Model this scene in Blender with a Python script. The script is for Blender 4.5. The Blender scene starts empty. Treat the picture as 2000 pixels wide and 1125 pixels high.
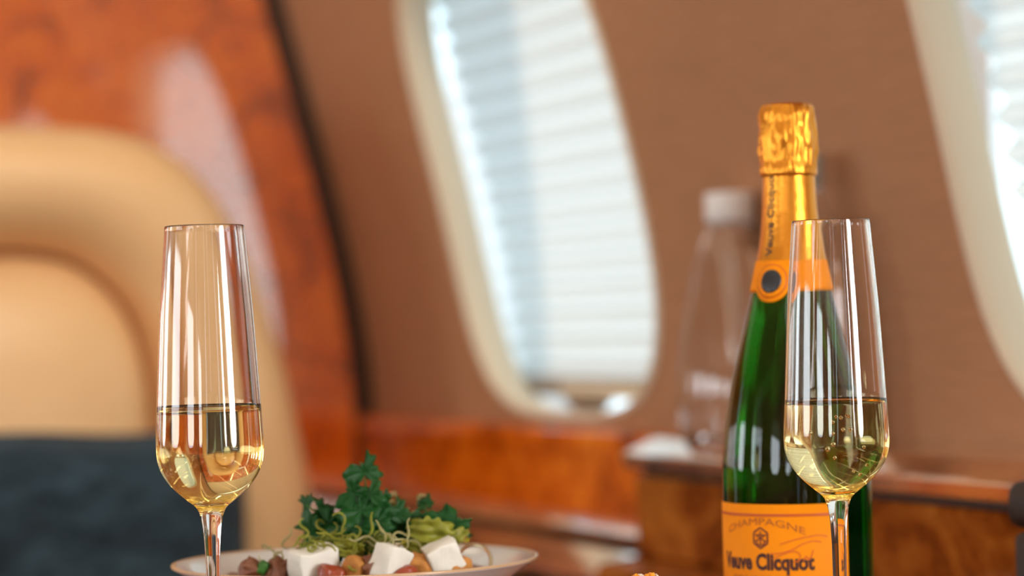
import bpy, bmesh, math, random
from mathutils import Vector, Matrix, noise

random.seed(7)
SC = bpy.context.scene
COL = SC.collection
PI = math.pi
R = math.radians

# ------------------------------------------------------------------ camera, world, sun, exposure
EYE = 0.905                       # lens height above the cabin floor
ROLL = R(1.5)
cam_data = bpy.data.cameras.new('camera')
cam = bpy.data.objects.new('camera', cam_data)
COL.objects.link(cam)
cam_data.sensor_fit = 'HORIZONTAL'
cam_data.sensor_width = 36.0
cam_data.lens = 90.0
cam_data.shift_y = 0.04375
cam_data.clip_start = 0.05
cam_data.dof.use_dof = True
cam_data.dof.focus_distance = 1.372
cam_data.dof.aperture_fstop = 4.2
cr, sr = math.cos(ROLL), math.sin(ROLL)
cam.matrix_world = Matrix(((cr, sr, 0, 0), (0, 0, -1, 0), (-sr, cr, 0, EYE), (0, 0, 0, 1)))
SC.camera = cam

SC.view_settings.view_transform = 'Standard'
SC.view_settings.look = 'None'
SC.view_settings.gamma = 1.0
SC.view_settings.exposure = 0.0
SC.view_settings.use_curve_mapping = False
SC.cycles.max_bounces = 24
SC.cycles.diffuse_bounces = 5
SC.cycles.glossy_bounces = 8
SC.cycles.transmission_bounces = 20
SC.cycles.transparent_max_bounces = 16
SC.cycles.sample_clamp_indirect = 6.0
SC.cycles.use_denoising = True

world = bpy.data.worlds.new('sky')
SC.world = world
world.use_nodes = True
bg = world.node_tree.nodes['Background']
bg.inputs['Color'].default_value = (0.70, 0.90, 1.0, 1)
bg.inputs['Strength'].default_value = 2.2

# cabin frame: s runs forward along the side wall, o runs from the wall into the cabin, z is up
CAB_A = R(112.0)
W0 = Vector((0.1124, 2.6167, 0.0))
DV = Vector((math.cos(CAB_A), math.sin(CAB_A), 0))
NV = Vector((-math.sin(CAB_A), math.cos(CAB_A), 0))
def C(s, o, h): return W0 + DV * s + NV * o + Vector((0, 0, EYE + h))

sun_data = bpy.data.lights.new('sun', 'SUN')
sun_data.energy = 4.0
sun_data.angle = R(2.0)
sun_data.color = (1.0, 0.74, 0.52)
sun = bpy.data.objects.new('sun', sun_data)
COL.objects.link(sun)
sun_dir = (DV * (-0.26) + NV * 0.17 + Vector((0, 0, -0.02))).normalized()
sun.rotation_euler = sun_dir.to_track_quat('-Z', 'Y').to_euler()
sun.location = C(2.5, -2.5, 1.5)

WIN_GLOW, WIN_GLOW_R = 9.5, 25.0                   # daylight in the unshaded windows across the aisle and behind the lens
LED_GLOW = 6.0

# ------------------------------------------------------------------ materials
def new_mat(name):
    m = bpy.data.materials.new(name); m.use_nodes = True
    nt = m.node_tree
    return m, nt, nt.nodes['Principled BSDF'], nt.nodes['Material Output']
def N(nt, typ, **kw):
    n = nt.nodes.new(typ)
    for k, v in kw.items():
        if k in n.inputs: n.inputs[k].default_value = v
        else: setattr(n, k, v)
    return n
def plain(name, col, rough=0.5, metal=0.0, spec=0.5, coat=0.0, bump=0.0, bscale=200, var=0.0, vscale=8):
    m, nt, p, out = new_mat(name)
    p.inputs['Base Color'].default_value = (*col, 1)
    p.inputs['Roughness'].default_value = rough
    p.inputs['Metallic'].default_value = metal
    p.inputs['Specular IOR Level'].default_value = spec
    p.inputs['Coat Weight'].default_value = coat
    p.inputs['Coat Roughness'].default_value = 0.05
    tc = N(nt, 'ShaderNodeTexCoord')
    if var > 0:
        nz = N(nt, 'ShaderNodeTexNoise', Scale=vscale, Detail=4.0)
        nt.links.new(tc.outputs['Object'], nz.inputs['Vector'])
        mx = N(nt, 'ShaderNodeMix', data_type='RGBA')
        mx.inputs[6].default_value = (*[c * (1 - var) for c in col], 1)
        mx.inputs[7].default_value = (*[min(1, c * (1 + var)) for c in col], 1)
        nt.links.new(nz.outputs['Fac'], mx.inputs[0])
        nt.links.new(mx.outputs[2], p.inputs['Base Color'])
    if bump > 0:
        nz = N(nt, 'ShaderNodeTexNoise', Scale=bscale, Detail=3.0)
        nt.links.new(tc.outputs['Object'], nz.inputs['Vector'])
        bp = N(nt, 'ShaderNodeBump', Strength=bump, Distance=0.001)
        nt.links.new(nz.outputs['Fac'], bp.inputs['Height'])
        nt.links.new(bp.outputs['Normal'], p.inputs['Normal'])
    return m
def burl(name, dark, mid, light, scale=7.0, gloss=0.3, grough=0.03, stretch=(1, 1, 1), ior=1.5):
    m, nt, p, out = new_mat(name)
    tc = N(nt, 'ShaderNodeTexCoord')
    mp = N(nt, 'ShaderNodeMapping'); mp.inputs['Scale'].default_value = stretch
    nt.links.new(tc.outputs['Object'], mp.inputs['Vector'])
    n1 = N(nt, 'ShaderNodeTexNoise', Scale=scale, Detail=8.0, Roughness=0.62, Distortion=1.6)
    nt.links.new(mp.outputs['Vector'], n1.inputs['Vector'])
    n2 = N(nt, 'ShaderNodeTexNoise', Scale=scale * 7, Detail=5.0, Roughness=0.7)
    nt.links.new(mp.outputs['Vector'], n2.inputs['Vector'])
    ad = N(nt, 'ShaderNodeMath', operation='MULTIPLY_ADD')
    nt.links.new(n2.outputs['Fac'], ad.inputs[0]); ad.inputs[1].default_value = 0.3
    nt.links.new(n1.outputs['Fac'], ad.inputs[2])
    cr_ = N(nt, 'ShaderNodeValToRGB')
    e = cr_.color_ramp.elements
    e[0].position = 0.50; e[0].color = (*dark, 1)
    e[1].position = 0.80; e[1].color = (*light, 1)
    k = cr_.color_ramp.elements.new(0.64); k.color = (*mid, 1)
    nt.links.new(ad.outputs[0], cr_.inputs['Fac'])
    nt.links.new(cr_.outputs['Color'], p.inputs['Base Color'])
    p.inputs['Roughness'].default_value = 0.6; p.inputs['Specular IOR Level'].default_value = 0.0
    gl = N(nt, 'ShaderNodeBsdfGlossy', Roughness=grough)
    gl.inputs['Color'].default_value = (1, 0.97, 0.94, 1)
    fr = N(nt, 'ShaderNodeFresnel', IOR=ior)
    mm = N(nt, 'ShaderNodeMath', operation='ADD', use_clamp=True)
    nt.links.new(fr.outputs[0], mm.inputs[0]); mm.inputs[1].default_value = gloss
    mx = N(nt, 'ShaderNodeMixShader')
    nt.links.new(mm.outputs[0], mx.inputs[0]); nt.links.new(p.outputs[0], mx.inputs[1]); nt.links.new(gl.outputs[0], mx.inputs[2])
    nt.links.new(mx.outputs[0], out.inputs['Surface'])
    return m
def fabric(name, col, scale, stretch, rough=0.8, amt=0.25, bump=0.3, sheen=0.0, blot=0.0):
    m, nt, p, out = new_mat(name)
    tc = N(nt, 'ShaderNodeTexCoord')
    mp = N(nt, 'ShaderNodeMapping'); mp.inputs['Scale'].default_value = stretch
    nt.links.new(tc.outputs['Object'], mp.inputs['Vector'])
    nz = N(nt, 'ShaderNodeTexNoise', Scale=scale, Detail=4.0, Roughness=0.65)
    nt.links.new(mp.outputs['Vector'], nz.inputs['Vector'])
    mx = N(nt, 'ShaderNodeMix', data_type='RGBA')
    mx.inputs[6].default_value = (*[c * (1 - amt) for c in col], 1)
    mx.inputs[7].default_value = (*[c * (1 + amt) for c in col], 1)
    nt.links.new(nz.outputs['Fac'], mx.inputs[0])
    src = mx.outputs[2]
    if blot > 0:
        n3 = N(nt, 'ShaderNodeTexNoise', Scale=scale * 0.25, Detail=6.0, Roughness=0.7)
        nt.links.new(mp.outputs['Vector'], n3.inputs['Vector'])
        m3 = N(nt, 'ShaderNodeMix', data_type='RGBA', blend_type='MULTIPLY')
        m3.inputs[0].default_value = blot
        rp = N(nt, 'ShaderNodeValToRGB')
        rp.color_ramp.elements[0].position = 0.35; rp.color_ramp.elements[0].color = (0.35, 0.35, 0.38, 1)
        rp.color_ramp.elements[1].position = 0.65; rp.color_ramp.elements[1].color = (1.6, 1.7, 1.75, 1)
        nt.links.new(n3.outputs['Fac'], rp.inputs['Fac'])
        nt.links.new(src, m3.inputs[6]); nt.links.new(rp.outputs['Color'], m3.inputs[7])
        src = m3.outputs[2]
    nt.links.new(src, p.inputs['Base Color'])
    p.inputs['Roughness'].default_value = rough
    p.inputs['Specular IOR Level'].default_value = 0.25
    p.inputs['Sheen Weight'].default_value = sheen
    bp = N(nt, 'ShaderNodeBump', Strength=bump, Distance=0.001)
    nt.links.new(nz.outputs['Fac'], bp.inputs['Height']); nt.links.new(bp.outputs['Normal'], p.inputs['Normal'])
    return m
def glass(name, col=(1, 1, 1), ior=1.5, rough=0.0, absorb=None, density=0.0):
    m, nt, p, out = new_mat(name)
    g = N(nt, 'ShaderNodeBsdfGlass', IOR=ior, Roughness=rough)
    g.inputs['Color'].default_value = (*col, 1)
    nt.links.new(g.outputs[0], out.inputs['Surface'])
    if absorb:
        va = N(nt, 'ShaderNodeVolumeAbsorption', Density=density)
        va.inputs['Color'].default_value = (*absorb, 1)
        nt.links.new(va.outputs[0], out.inputs['Volume'])
    return m
def emitter(name, col, strength):
    m, nt, p, out = new_mat(name)
    e = N(nt, 'ShaderNodeEmission', Strength=strength); e.inputs['Color'].default_value = (*col, 1)
    nt.links.new(e.outputs[0], out.inputs['Surface'])
    return m
def shade_mat():
    m, nt, p, out = new_mat('shade_fabric')
    t = N(nt, 'ShaderNodeBsdfTranslucent'); t.inputs['Color'].default_value = (0.60, 0.61, 0.60, 1)
    d_ = N(nt, 'ShaderNodeBsdfDiffuse'); d_.inputs['Color'].default_value = (0.62, 0.63, 0.62, 1)
    mx = N(nt, 'ShaderNodeMixShader'); mx.inputs[0].default_value = 0.30
    nt.links.new(t.outputs[0], mx.inputs[1]); nt.links.new(d_.outputs[0], mx.inputs[2])
    nt.links.new(mx.outputs[0], out.inputs['Surface'])
    return m
def pane_mat():
    m, nt, p, out = new_mat('window_glass')
    t = N(nt, 'ShaderNodeBsdfTransparent')
    g = N(nt, 'ShaderNodeBsdfGlossy', Roughness=0.0)
    mx = N(nt, 'ShaderNodeMixShader'); mx.inputs[0].default_value = 0.06
    nt.links.new(t.outputs[0], mx.inputs[1]); nt.links.new(g.outputs[0], mx.inputs[2])
    nt.links.new(mx.outputs[0], out.inputs['Surface'])
    return m
def leaf_mat(name, col, rough=0.4, trans=0.3):
    m, nt, p, out = new_mat(name)
    tc = N(nt, 'ShaderNodeTexCoord')
    nz = N(nt, 'ShaderNodeTexNoise', Scale=160.0, Detail=3.0)
    nt.links.new(tc.outputs['Object'], nz.inputs['Vector'])
    mx = N(nt, 'ShaderNodeMix', data_type='RGBA')
    mx.inputs[6].default_value = (*[c * 0.6 for c in col], 1); mx.inputs[7].default_value = (*[c * 1.35 for c in col], 1)
    nt.links.new(nz.outputs['Fac'], mx.inputs[0]); nt.links.new(mx.outputs[2], p.inputs['Base Color'])
    p.inputs['Roughness'].default_value = rough
    t = N(nt, 'ShaderNodeBsdfTranslucent'); nt.links.new(mx.outputs[2], t.inputs['Color'])
    ms = N(nt, 'ShaderNodeMixShader'); ms.inputs[0].default_value = trans
    nt.links.new(p.outputs[0], ms.inputs[1]); nt.links.new(t.outputs[0], ms.inputs[2])
    nt.links.new(ms.outputs[0], out.inputs['Surface'])
    return m

M = {}
M['wall'] = fabric('wall_fabric', (0.45, 0.235, 0.125), 60, (0.25, 1, 6), rough=0.75, amt=0.3, bump=0.3)
M['cream'] = plain('cream_reveal', (0.74, 0.64, 0.48), 0.5)
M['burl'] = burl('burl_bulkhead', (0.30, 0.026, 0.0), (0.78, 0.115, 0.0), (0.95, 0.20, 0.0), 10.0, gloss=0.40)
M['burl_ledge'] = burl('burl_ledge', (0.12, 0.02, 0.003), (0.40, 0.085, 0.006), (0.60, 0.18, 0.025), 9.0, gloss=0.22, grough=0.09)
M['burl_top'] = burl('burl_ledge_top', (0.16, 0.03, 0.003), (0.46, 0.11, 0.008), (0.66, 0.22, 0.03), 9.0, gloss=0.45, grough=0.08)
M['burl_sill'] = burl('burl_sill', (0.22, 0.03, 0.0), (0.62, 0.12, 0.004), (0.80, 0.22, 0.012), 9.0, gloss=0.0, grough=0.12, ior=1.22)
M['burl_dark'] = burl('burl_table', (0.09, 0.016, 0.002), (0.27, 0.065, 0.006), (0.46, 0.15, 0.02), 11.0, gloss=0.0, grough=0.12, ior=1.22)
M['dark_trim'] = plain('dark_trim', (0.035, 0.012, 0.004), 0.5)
M['leather'] = plain('tan_leather', (0.86, 0.565, 0.285), 0.42, bump=0.15, bscale=350, var=0.05, vscale=5)
M['leather_seam'] = plain('tan_leather_seam', (0.30, 0.14, 0.06), 0.6)
M['black_leather'] = plain('black_leather', (0.02, 0.015, 0.015), 0.5, bump=0.2)
M['navy'] = fabric('navy_fabric', (0.022, 0.040, 0.055), 110, (1, 0.45, 1.6), rough=0.95, amt=0.7, bump=1.0, sheen=0.1, blot=0.9)
M['shade'] = shade_mat()
M['pane'] = pane_mat()
M['rail'] = plain('shade_rail', (0.30, 0.23, 0.17), 0.5)
M['tab'] = plain('pull_shadow_brown', (0.16, 0.085, 0.05), 0.5)  # brown that stands for the shadow below the pull handle
M['skin'] = plain('fuselage_skin', (0.8, 0.8, 0.8), 0.6)
M['ceil'] = plain('ceiling_panel', (0.80, 0.72, 0.60), 0.7)
M['carpet'] = fabric('carpet', (0.10, 0.075, 0.055), 250, (1, 1, 1), rough=1.0, amt=0.4, bump=0.8)
M['daylight'] = emitter('daylight_window', (0.90, 0.96, 1.0), WIN_GLOW)
M['daylight_sun'] = emitter('sunlit_window', (0.97, 0.98, 1.0), WIN_GLOW_R)
M['led'] = emitter('led_strip', (1.0, 0.86, 0.68), LED_GLOW)
M['glass'] = glass('clear_glass', (1, 1, 1), 1.5)
M['wine'] = glass('sparkling_wine', (1.0, 0.935, 0.68), 1.34)
M['bubble'] = glass('gas_bubble', (1, 1, 1), 0.75)
M['bottle'] = glass('green_bottle_glass', (1, 1, 1), 1.45, absorb=(0.0, 0.72, 0.08), density=84)
M['water'] = glass('water', (1, 1, 1), 1.33)
M['white_cap'] = plain('white_plastic', (0.90, 0.91, 0.90), 0.45)
M['grey_cap'] = plain('grey_plastic', (0.42, 0.45, 0.45), 0.4)
M['gold'] = plain('gold_foil', (0.78, 0.32, 0.035), 0.34, metal=1.0, bump=0.25, bscale=220)
M['orange'] = plain('orange_paper', (0.95, 0.30, 0.0), 0.6, var=0.04, spec=0.2)
M['orange_dark'] = plain('orange_ink', (0.60, 0.10, 0.005), 0.5)
M['ink'] = plain('brown_ink', (0.07, 0.015, 0.008), 0.6)
M['ink_mid'] = plain('emblem_ink', (0.22, 0.045, 0.008), 0.6)
M['sign_ink'] = plain('signature_ink', (0.72, 0.15, 0.003), 0.6)
M['ink_soft'] = plain('soft_ink', (0.48, 0.12, 0.008), 0.6)
M['silver_ink'] = plain('foil_ink', (0.10, 0.055, 0.03), 0.5)
M['seal'] = plain('seal_metal', (0.035, 0.04, 0.045), 0.35, metal=0.3)
M['china'] = plain('white_china', (0.70, 0.72, 0.70), 0.18, coat=0.5)
M['china_rim'] = plain('brown_rim', (0.55, 0.36, 0.20), 0.2)
M['parsley'] = leaf_mat('parsley_leaf', (0.004, 0.095, 0.008), 0.5)
M['stem_green'] = leaf_mat('stem_green', (0.06, 0.20, 0.03))
M['lettuce'] = leaf_mat('frisee_leaf', (0.40, 0.41, 0.05), 0.3, 0.4)
M['lettuce_dark'] = leaf_mat('olive_leaf', (0.22, 0.26, 0.035), 0.35, 0.35)
M['lettuce_pale'] = leaf_mat('pale_leaf', (0.62, 0.58, 0.28), 0.3, 0.5)
M['cheese'] = plain('white_cheese', (0.76, 0.74, 0.65), 0.5, var=0.06, vscale=80, bump=0.3, bscale=400)
M['crouton'] = plain('toasted_bread', (0.48, 0.20, 0.04), 0.8, var=0.45, vscale=120, bump=0.8, bscale=300)
M['nut'] = plain('brown_walnut', (0.20, 0.07, 0.03), 0.5, var=0.5, vscale=150, bump=0.8, bscale=250)
M['tomato'] = plain('roast_tomato', (0.28, 0.045, 0.015), 0.3, var=0.4, vscale=100)
M['onion'] = glass('onion_slice', (0.96, 0.90, 0.74), 1.2, rough=0.35)
M['oil'] = glass('oil_drop', (0.98, 0.93, 0.45), 1.4)
M['carrot'] = plain('orange_shreds', (0.90, 0.30, 0.01), 0.35, var=0.3, vscale=200)
M['cream_food'] = plain('cream_food', (0.85, 0.72, 0.58), 0.5, var=0.1, vscale=200)

# ------------------------------------------------------------------ mesh helpers
class MB:
    def __init__(self): self.v = []; self.f = []
    def add(self, verts, faces):
        b = len(self.v); self.v += [tuple(p) for p in verts]; self.f += [tuple(b + i for i in f) for f in faces]; return self
    def grid(self, rows, close_u=False, close_v=False):
        n, m = len(rows), len(rows[0]); vs = [p for r in rows for p in r]; fs = []
        for i in range(n if close_u else n - 1):
            for j in range(m if close_v else m - 1):
                a, b = i, (i + 1) % n; c, d = j, (j + 1) % m
                fs.append((a * m + c, a * m + d, b * m + d, b * m + c))
        return self.add(vs, fs)
    def lathe(self, prof, seg=64, c=(0, 0, 0), fn=None):
        rows = []
        for r, z in prof:
            row = []
            for k in range(seg):
                a = 2 * PI * k / seg
                rr = r if fn is None else fn(r, z, a)
                row.append((c[0] + rr * math.cos(a), c[1] + rr * math.sin(a), c[2] + z))
            rows.append(row)
        return self.grid(rows, close_v=True)
    def cap(self, r, z, seg=64, c=(0, 0, 0)):
        return self.add([(c[0] + r * math.cos(2 * PI * k / seg), c[1] + r * math.sin(2 * PI * k / seg), c[2] + z) for k in range(seg)], [tuple(range(seg))])
    def tube(self, pts, rad, seg=8, caps=True):
        pts = [Vector(p) for p in pts]; rows = []
        for i, p in enumerate(pts):
            t = (pts[min(i + 1, len(pts) - 1)] - pts[max(i - 1, 0)]).normalized()
            u = t.orthogonal().normalized() if i == 0 else (u - t * u.dot(t)).normalized()
            w = t.cross(u); r = rad[i] if isinstance(rad, (list, tuple)) else rad
            rows.append([p + (u * math.cos(2 * PI * k / seg) + w * math.sin(2 * PI * k / seg)) * r for k in range(seg)])
        b = len(self.v); self.grid(rows, close_v=True)
        if caps:
            self.f.append(tuple(b + k for k in range(seg))); e = b + (len(rows) - 1) * seg
            self.f.append(tuple(e + k for k in range(seg)))
        return self
    def prism(self, prof, s0, s1):                 # prof: closed (o, z) polygon, extruded along s
        n = len(prof)
        vs = [(s0, o, z) for o, z in prof] + [(s1, o, z) for o, z in prof]
        fs = [(i, (i + 1) % n, n + (i + 1) % n, n + i) for i in range(n)] + [tuple(range(n))[::-1], tuple(range(n, 2 * n))]
        return self.add(vs, fs)
    def build(self, name, mat, parent=None, loc=None, rotz=None, smooth=True, fix=True, merge=0.0):
        me = bpy.data.meshes.new(name); me.from_pydata(self.v, [], self.f)
        bm = bmesh.new(); bm.from_mesh(me)
        if merge > 0: bmesh.ops.remove_doubles(bm, verts=bm.verts, dist=merge)
        if fix: bmesh.ops.recalc_face_normals(bm, faces=bm.faces)
        for f in bm.faces: f.smooth = smooth
        bm.to_mesh(me); bm.free()
        return link(name, me, mat, parent, loc, rotz)
def link(name, me, mat, parent=None, loc=None, rotz=None):
    o = bpy.data.objects.new(name, me); COL.objects.link(o)
    if mat is not None: me.materials.append(mat)
    if loc is not None: o.location = loc
    if rotz is not None: o.rotation_euler = (0, 0, rotz)
    if parent is not None: o.parent = parent
    return o
def rbox(name, size, mat, parent=None, loc=(0, 0, 0), rot=(0, 0, 0), bevel=0.004, seg=3, sub=0, jit=0.0, smooth=True):
    bm = bmesh.new(); bmesh.ops.create_cube(bm, size=1.0)
    for v in bm.verts: v.co = Vector((v.co.x * size[0], v.co.y * size[1], v.co.z * size[2]))
    if bevel > 0: bmesh.ops.bevel(bm, geom=bm.edges[:], offset=bevel, segments=seg, profile=0.5, affect='EDGES')
    if sub: bmesh.ops.subdivide_edges(bm, edges=bm.edges[:], cuts=sub, use_grid_fill=True)
    if jit > 0:
        off = Vector((random.random() * 50, random.random() * 50, 0))
        sc = 2.5 / max(size)
        for v in bm.verts: v.co += noise.noise_vector(v.co * sc + off) * jit
    for f in bm.faces: f.smooth = smooth
    me = bpy.data.meshes.new(name); bm.to_mesh(me); bm.free()
    o = link(name, me, mat, parent, loc); o.rotation_euler = rot
    return o
def tag(o, label=None, cat=None, group=None, kind=None):
    if label: o['label'] = label
    if cat: o['category'] = cat
    if group: o['group'] = group
    if kind: o['kind'] = kind
    return o
def empty(name, loc, rotz=0.0):
    o = bpy.data.objects.new(name, None); COL.objects.link(o); o.location = loc; o.rotation_euler = (0, 0, rotz)
    o.empty_display_size = 0.05
    return o
def struct(mb, name, mat, parent=None, label=None, smooth=False, **kw):
    o = mb.build(name, mat, parent, None if parent else W0, None if parent else CAB_A, smooth=smooth, **kw)
    if parent is None: tag(o, label, None, None, 'structure')
    return o
def arc_pts(cx, cy, r, a0, a1, n):
    return [(cx + r * math.cos(R(a0 + (a1 - a0) * k / n)), cy + r * math.sin(R(a0 + (a1 - a0) * k / n))) for k in range(n + 1)]

# ------------------------------------------------------------------ cabin shell
S_FRONT, S_REAR = 0.80, -4.6      # bulkhead and rear end
O_LEFT = 2.15                     # opposite side wall
def off(h):                       # inward lean of the side wall, h relative to the lens height
    if h < -0.16: return 0.0
    if h > 0.44: return 0.1074 + (h - 0.44) * 0.251 + 0.45 * (h - 0.44) ** 2
    return -0.4219 * h ** 3 + 0.4117 * h * h + 0.1323 * h + 0.00702
H_TOP = 1.0
WIN_C = [0.15, -0.95, -2.05, -3.15]
WHW, WHH, WCH, WPW = 0.27, 0.266, 0.174, 3.6
def win_pt(a, c, grow=0.0):
    ca, sa = math.cos(a), math.sin(a)
    r = (abs(ca) ** WPW + abs(sa) ** WPW) ** (-1 / WPW)
    return c + r * ca * (WHW + grow), WCH + r * sa * (WHH + grow)

def side_wall(o_of, windows, name, label, mat):
    mb = MB()
    def P(s, h, dep=0.0): return (s, o_of(h, dep), EYE + h)
    HB, HT = -0.13, 0.52
    # window cells
    cells = [(c - 0.40, c + 0.40) for c in windows]
    for (a, b), c in zip(cells, windows):
        rows = []
        corner = [math.atan2(hz - WCH, sx * 0.40) for sx in (-1, 1) for hz in (HB, HT)]
        an_ = sorted([-PI + 2 * PI * (k + 0.5) / 96 for k in range(96)] + corner)
        for q in range(9):
            t = (q / 8) ** 1.3; row = []
            for an in an_:
                s1, h1 = win_pt(an, c)
                ca, sa = math.cos(an), math.sin(an)
                # rectangle boundary seen from the window centre
                tx = 0.40 / abs(ca) if abs(ca) > 1e-6 else 1e9
                ty = ((HT - WCH) if sa > 0 else (WCH - HB)) / abs(sa) if abs(sa) > 1e-6 else 1e9
                tt = min(tx, ty); s2, h2 = c + ca * tt, WCH + sa * tt
                row.append(P(s1 + (s2 - s1) * t, h1 + (h2 - h1) * t))
            rows.append(row)
        mb.grid(rows, close_v=True)
    # plain strips between the cells, and the bands under and over the windows
    hs = [HB + (HT - HB) * i / 24 for i in range(25)]
    xs = [S_REAR] + sorted([x for ab in cells for x in ab]) + [S_FRONT]
    for i in range(0, len(xs), 2):
        mb.grid([[P(xs[i], h) for h in hs], [P(xs[i + 1], h) for h in hs]])
    mb.grid([[P(S_REAR, h) for h in (-EYE, -0.6, -0.3, HB)], [P(S_FRONT, h) for h in (-EYE, -0.6, -0.3, HB)]])
    top = [HT + (H_TOP - HT) * i / 16 for i in range(17)]
    mb.grid([[P(S_REAR, h) for h in top], [P(S_FRONT, h) for h in top]])
    o = struct(mb, name, mat, label=label, smooth=True, merge=0.0005)
    return o
wall_r = side_wall(lambda h, dep: off(h) - dep, WIN_C, 'wall_right', 'tan woven fabric side wall with oval windows', M['wall'])
wall_l = side_wall(lambda h, dep: O_LEFT - off(h) + dep, WIN_C, 'wall_left', 'opposite tan cabin side wall', M['wall'])

def window(n, c, o_sign, shaded, label):
    def P(s, h, dep): return (s, off(h) - dep, EYE + h) if o_sign > 0 else (s, O_LEFT - off(h) + dep, EYE + h)
    w = empty('window_%d' % n, W0, CAB_A); tag(w, label, None, None, 'structure')
    NA = 96
    angs = [2 * PI * k / NA for k in range(NA)]
    prof = [(0.004, -0.0005), (0.002, -0.0035), (-0.001, -0.004), (-0.004, -0.002), (-0.006, 0.003), (-0.006, 0.012), (-0.004, 0.026), (0.0, 0.040), (0.006, 0.044), (0.10, 0.045)]
    MB().grid([[P(*win_pt(a, c, g), dp) for a in angs] for g, dp in prof], close_v=True).build('reveal', M['cream'], w)
    if shaded:
        # pleated shade, hanging behind the reveal with a narrow gap along its forward edge
        h0, h1, pitch, amp = -0.052, 0.50, 0.029, 0.0072
        s_lo, s_hi = c - 0.33, c + 0.277
        rows = []; npl = int((h1 - h0) / pitch)
        for i in range(npl * 8 + 1):
            h = h0 + pitch * i / 8
            ph = (i % 8) / 8
            zz = amp * math.sin(2 * PI * ph) * (1 + 0.12 * math.sin(i * 0.7))
            rows.append([P(s, h, 0.062 - zz) for s in (s_lo, c - 0.15, c, c + 0.12, s_hi)])
        MB().grid(rows).build('pleated_shade', M['shade'], w)
        # bottom rail with its pull
        def bar(name, s0, s1, ha, hb, d0, d1, mat, par, taper=0.0):
            vs = [P(s0 + taper, ha, d0), P(s1 - taper, ha, d0), P(s1, hb, d0), P(s0, hb, d0), P(s0 + taper, ha, d1), P(s1 - taper, ha, d1), P(s1, hb, d1), P(s0, hb, d1)]
            mb = MB().add(vs, [(0, 1, 2, 3), (7, 6, 5, 4), (0, 4, 5, 1), (1, 5, 6, 2), (2, 6, 7, 3), (3, 7, 4, 0)])
            ob = mb.build(name, mat, par, smooth=False)
            bv = ob.modifiers.new('bevel', 'BEVEL'); bv.width = 0.0025; bv.segments = 3
            return ob
        rl = bar('bottom_rail', s_lo, s_hi, -0.073, -0.052, 0.050, 0.074, M['rail'], w)
        bar('pull_handle', c - 0.11, c + 0.085, -0.073, -0.058, 0.028, 0.051, M['cream'], rl, 0.012)
        bar('pull_shadow', c - 0.02, c + 0.075, -0.0885, -0.0735, 0.026, 0.05, M['tab'], rl, 0.03)  # dark wedge standing in for the shadow under the pull handle
        # outer pane in the fuselage skin
        MB().grid([[P(c + s, h, 0.24) for h in (-0.14, 0.17, 0.50)] for s in (-0.34, 0, 0.47 if n == 1 else 0.62)]).build('outer_pane', M['pane'], w)
    else:
        top = WCH + (0.30 if o_sign > 0 else 0.10)
        def clip(lo):
            out = []
            for a in angs:
                ss, hh = win_pt(a, c, 0.02)
                out.append(P(ss, min(hh, top) if lo else max(hh, top), 0.05 if lo else 0.048))
            return out
        MB().add(clip(True), [tuple(range(NA))]).build('daylight_pane', M['daylight_sun' if o_sign > 0 else 'daylight'], w, merge=0.0002)
        if o_sign < 0: MB().add(clip(False), [tuple(range(NA))]).build('pane_mask', M['cream'], w, merge=0.0002)  # unseen blind added to shorten this pane's reflections
    return w
window(1, WIN_C[0], 1, True, 'oval window with closed white pleated shade nearest the wooden bulkhead')
window(2, WIN_C[1], 1, True, 'oval window with closed pleated shade cut off by the right picture edge')
for k, c in enumerate(WIN_C[2:]): window(3 + k, c, 1, False, 'open oval window behind the viewer, number %d from the bulkhead' % (3 + k))
for k, c in enumerate(WIN_C): window(5 + k, c, -1, False, 'open oval window across the aisle, number %d from the bulkhead' % (k + 1))

# fuselage skin outside the two shaded windows: bars that leave the window openings free
def skin(c0, c1, h0, h1):
    return [(s, -0.235 - (0.0 if True else 0), EYE + h) for s, h in ((c0, h0), (c1, h0), (c1, h1), (c0, h1))]
mb = MB()
for a, b, h0, h1 in [(0.62, 1.1, -0.6, 1.1), (-0.33, -0.19, -0.14, 0.50), (-1.6, -1.29, -0.14, 0.50), (-1.6, 0.62, -0.6, -0.14), (-1.6, 0.62, 0.50, 1.1)]:
    mb.prism([(-0.235, EYE + h0), (-0.245, EYE + h0), (-0.245, EYE + h1), (-0.235, EYE + h1)], a, b)
struct(mb, 'wall_outer', M['skin'], label='white outer fuselage skin outside the windows')

# bulkhead, ceiling, floor, rear wall
prof = [(off(h) + 0.030, EYE + h) for h in [-EYE] + [-0.16 + 1.16 * i / 30 for i in range(31)]]
prof += [(O_LEFT - off(H_TOP), EYE + H_TOP), (O_LEFT, 0)]
struct(MB().prism(prof, S_FRONT - 0.012, S_FRONT + 0.03), 'wall_front', M['burl'], label='glossy orange burl wood bulkhead behind the tan seat')
hh_ = [-EYE + 0.001 + (EYE + H_TOP) * i / 48 for i in range(49)]
struct(MB().grid([[(s_, off(h) + o_, EYE + h) for h in hh_] for s_, o_ in ((S_FRONT - 0.004, -0.004), (S_FRONT - 0.004, 0.036), (S_FRONT + 0.025, 0.036), (S_FRONT + 0.025, -0.004))], close_u=True), 'trim_1', M['dark_trim'], label='dark shadow-gap trim between bulkhead and side wall')
hp_ = [0.47 + (H_TOP - 0.47) * i / 12 for i in range(13)]
pp_ = [(off(h) + 0.03, EYE + h) for h in hp_] + [(O_LEFT - off(h) - 0.03, EYE + h) for h in hp_[::-1]]
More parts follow.
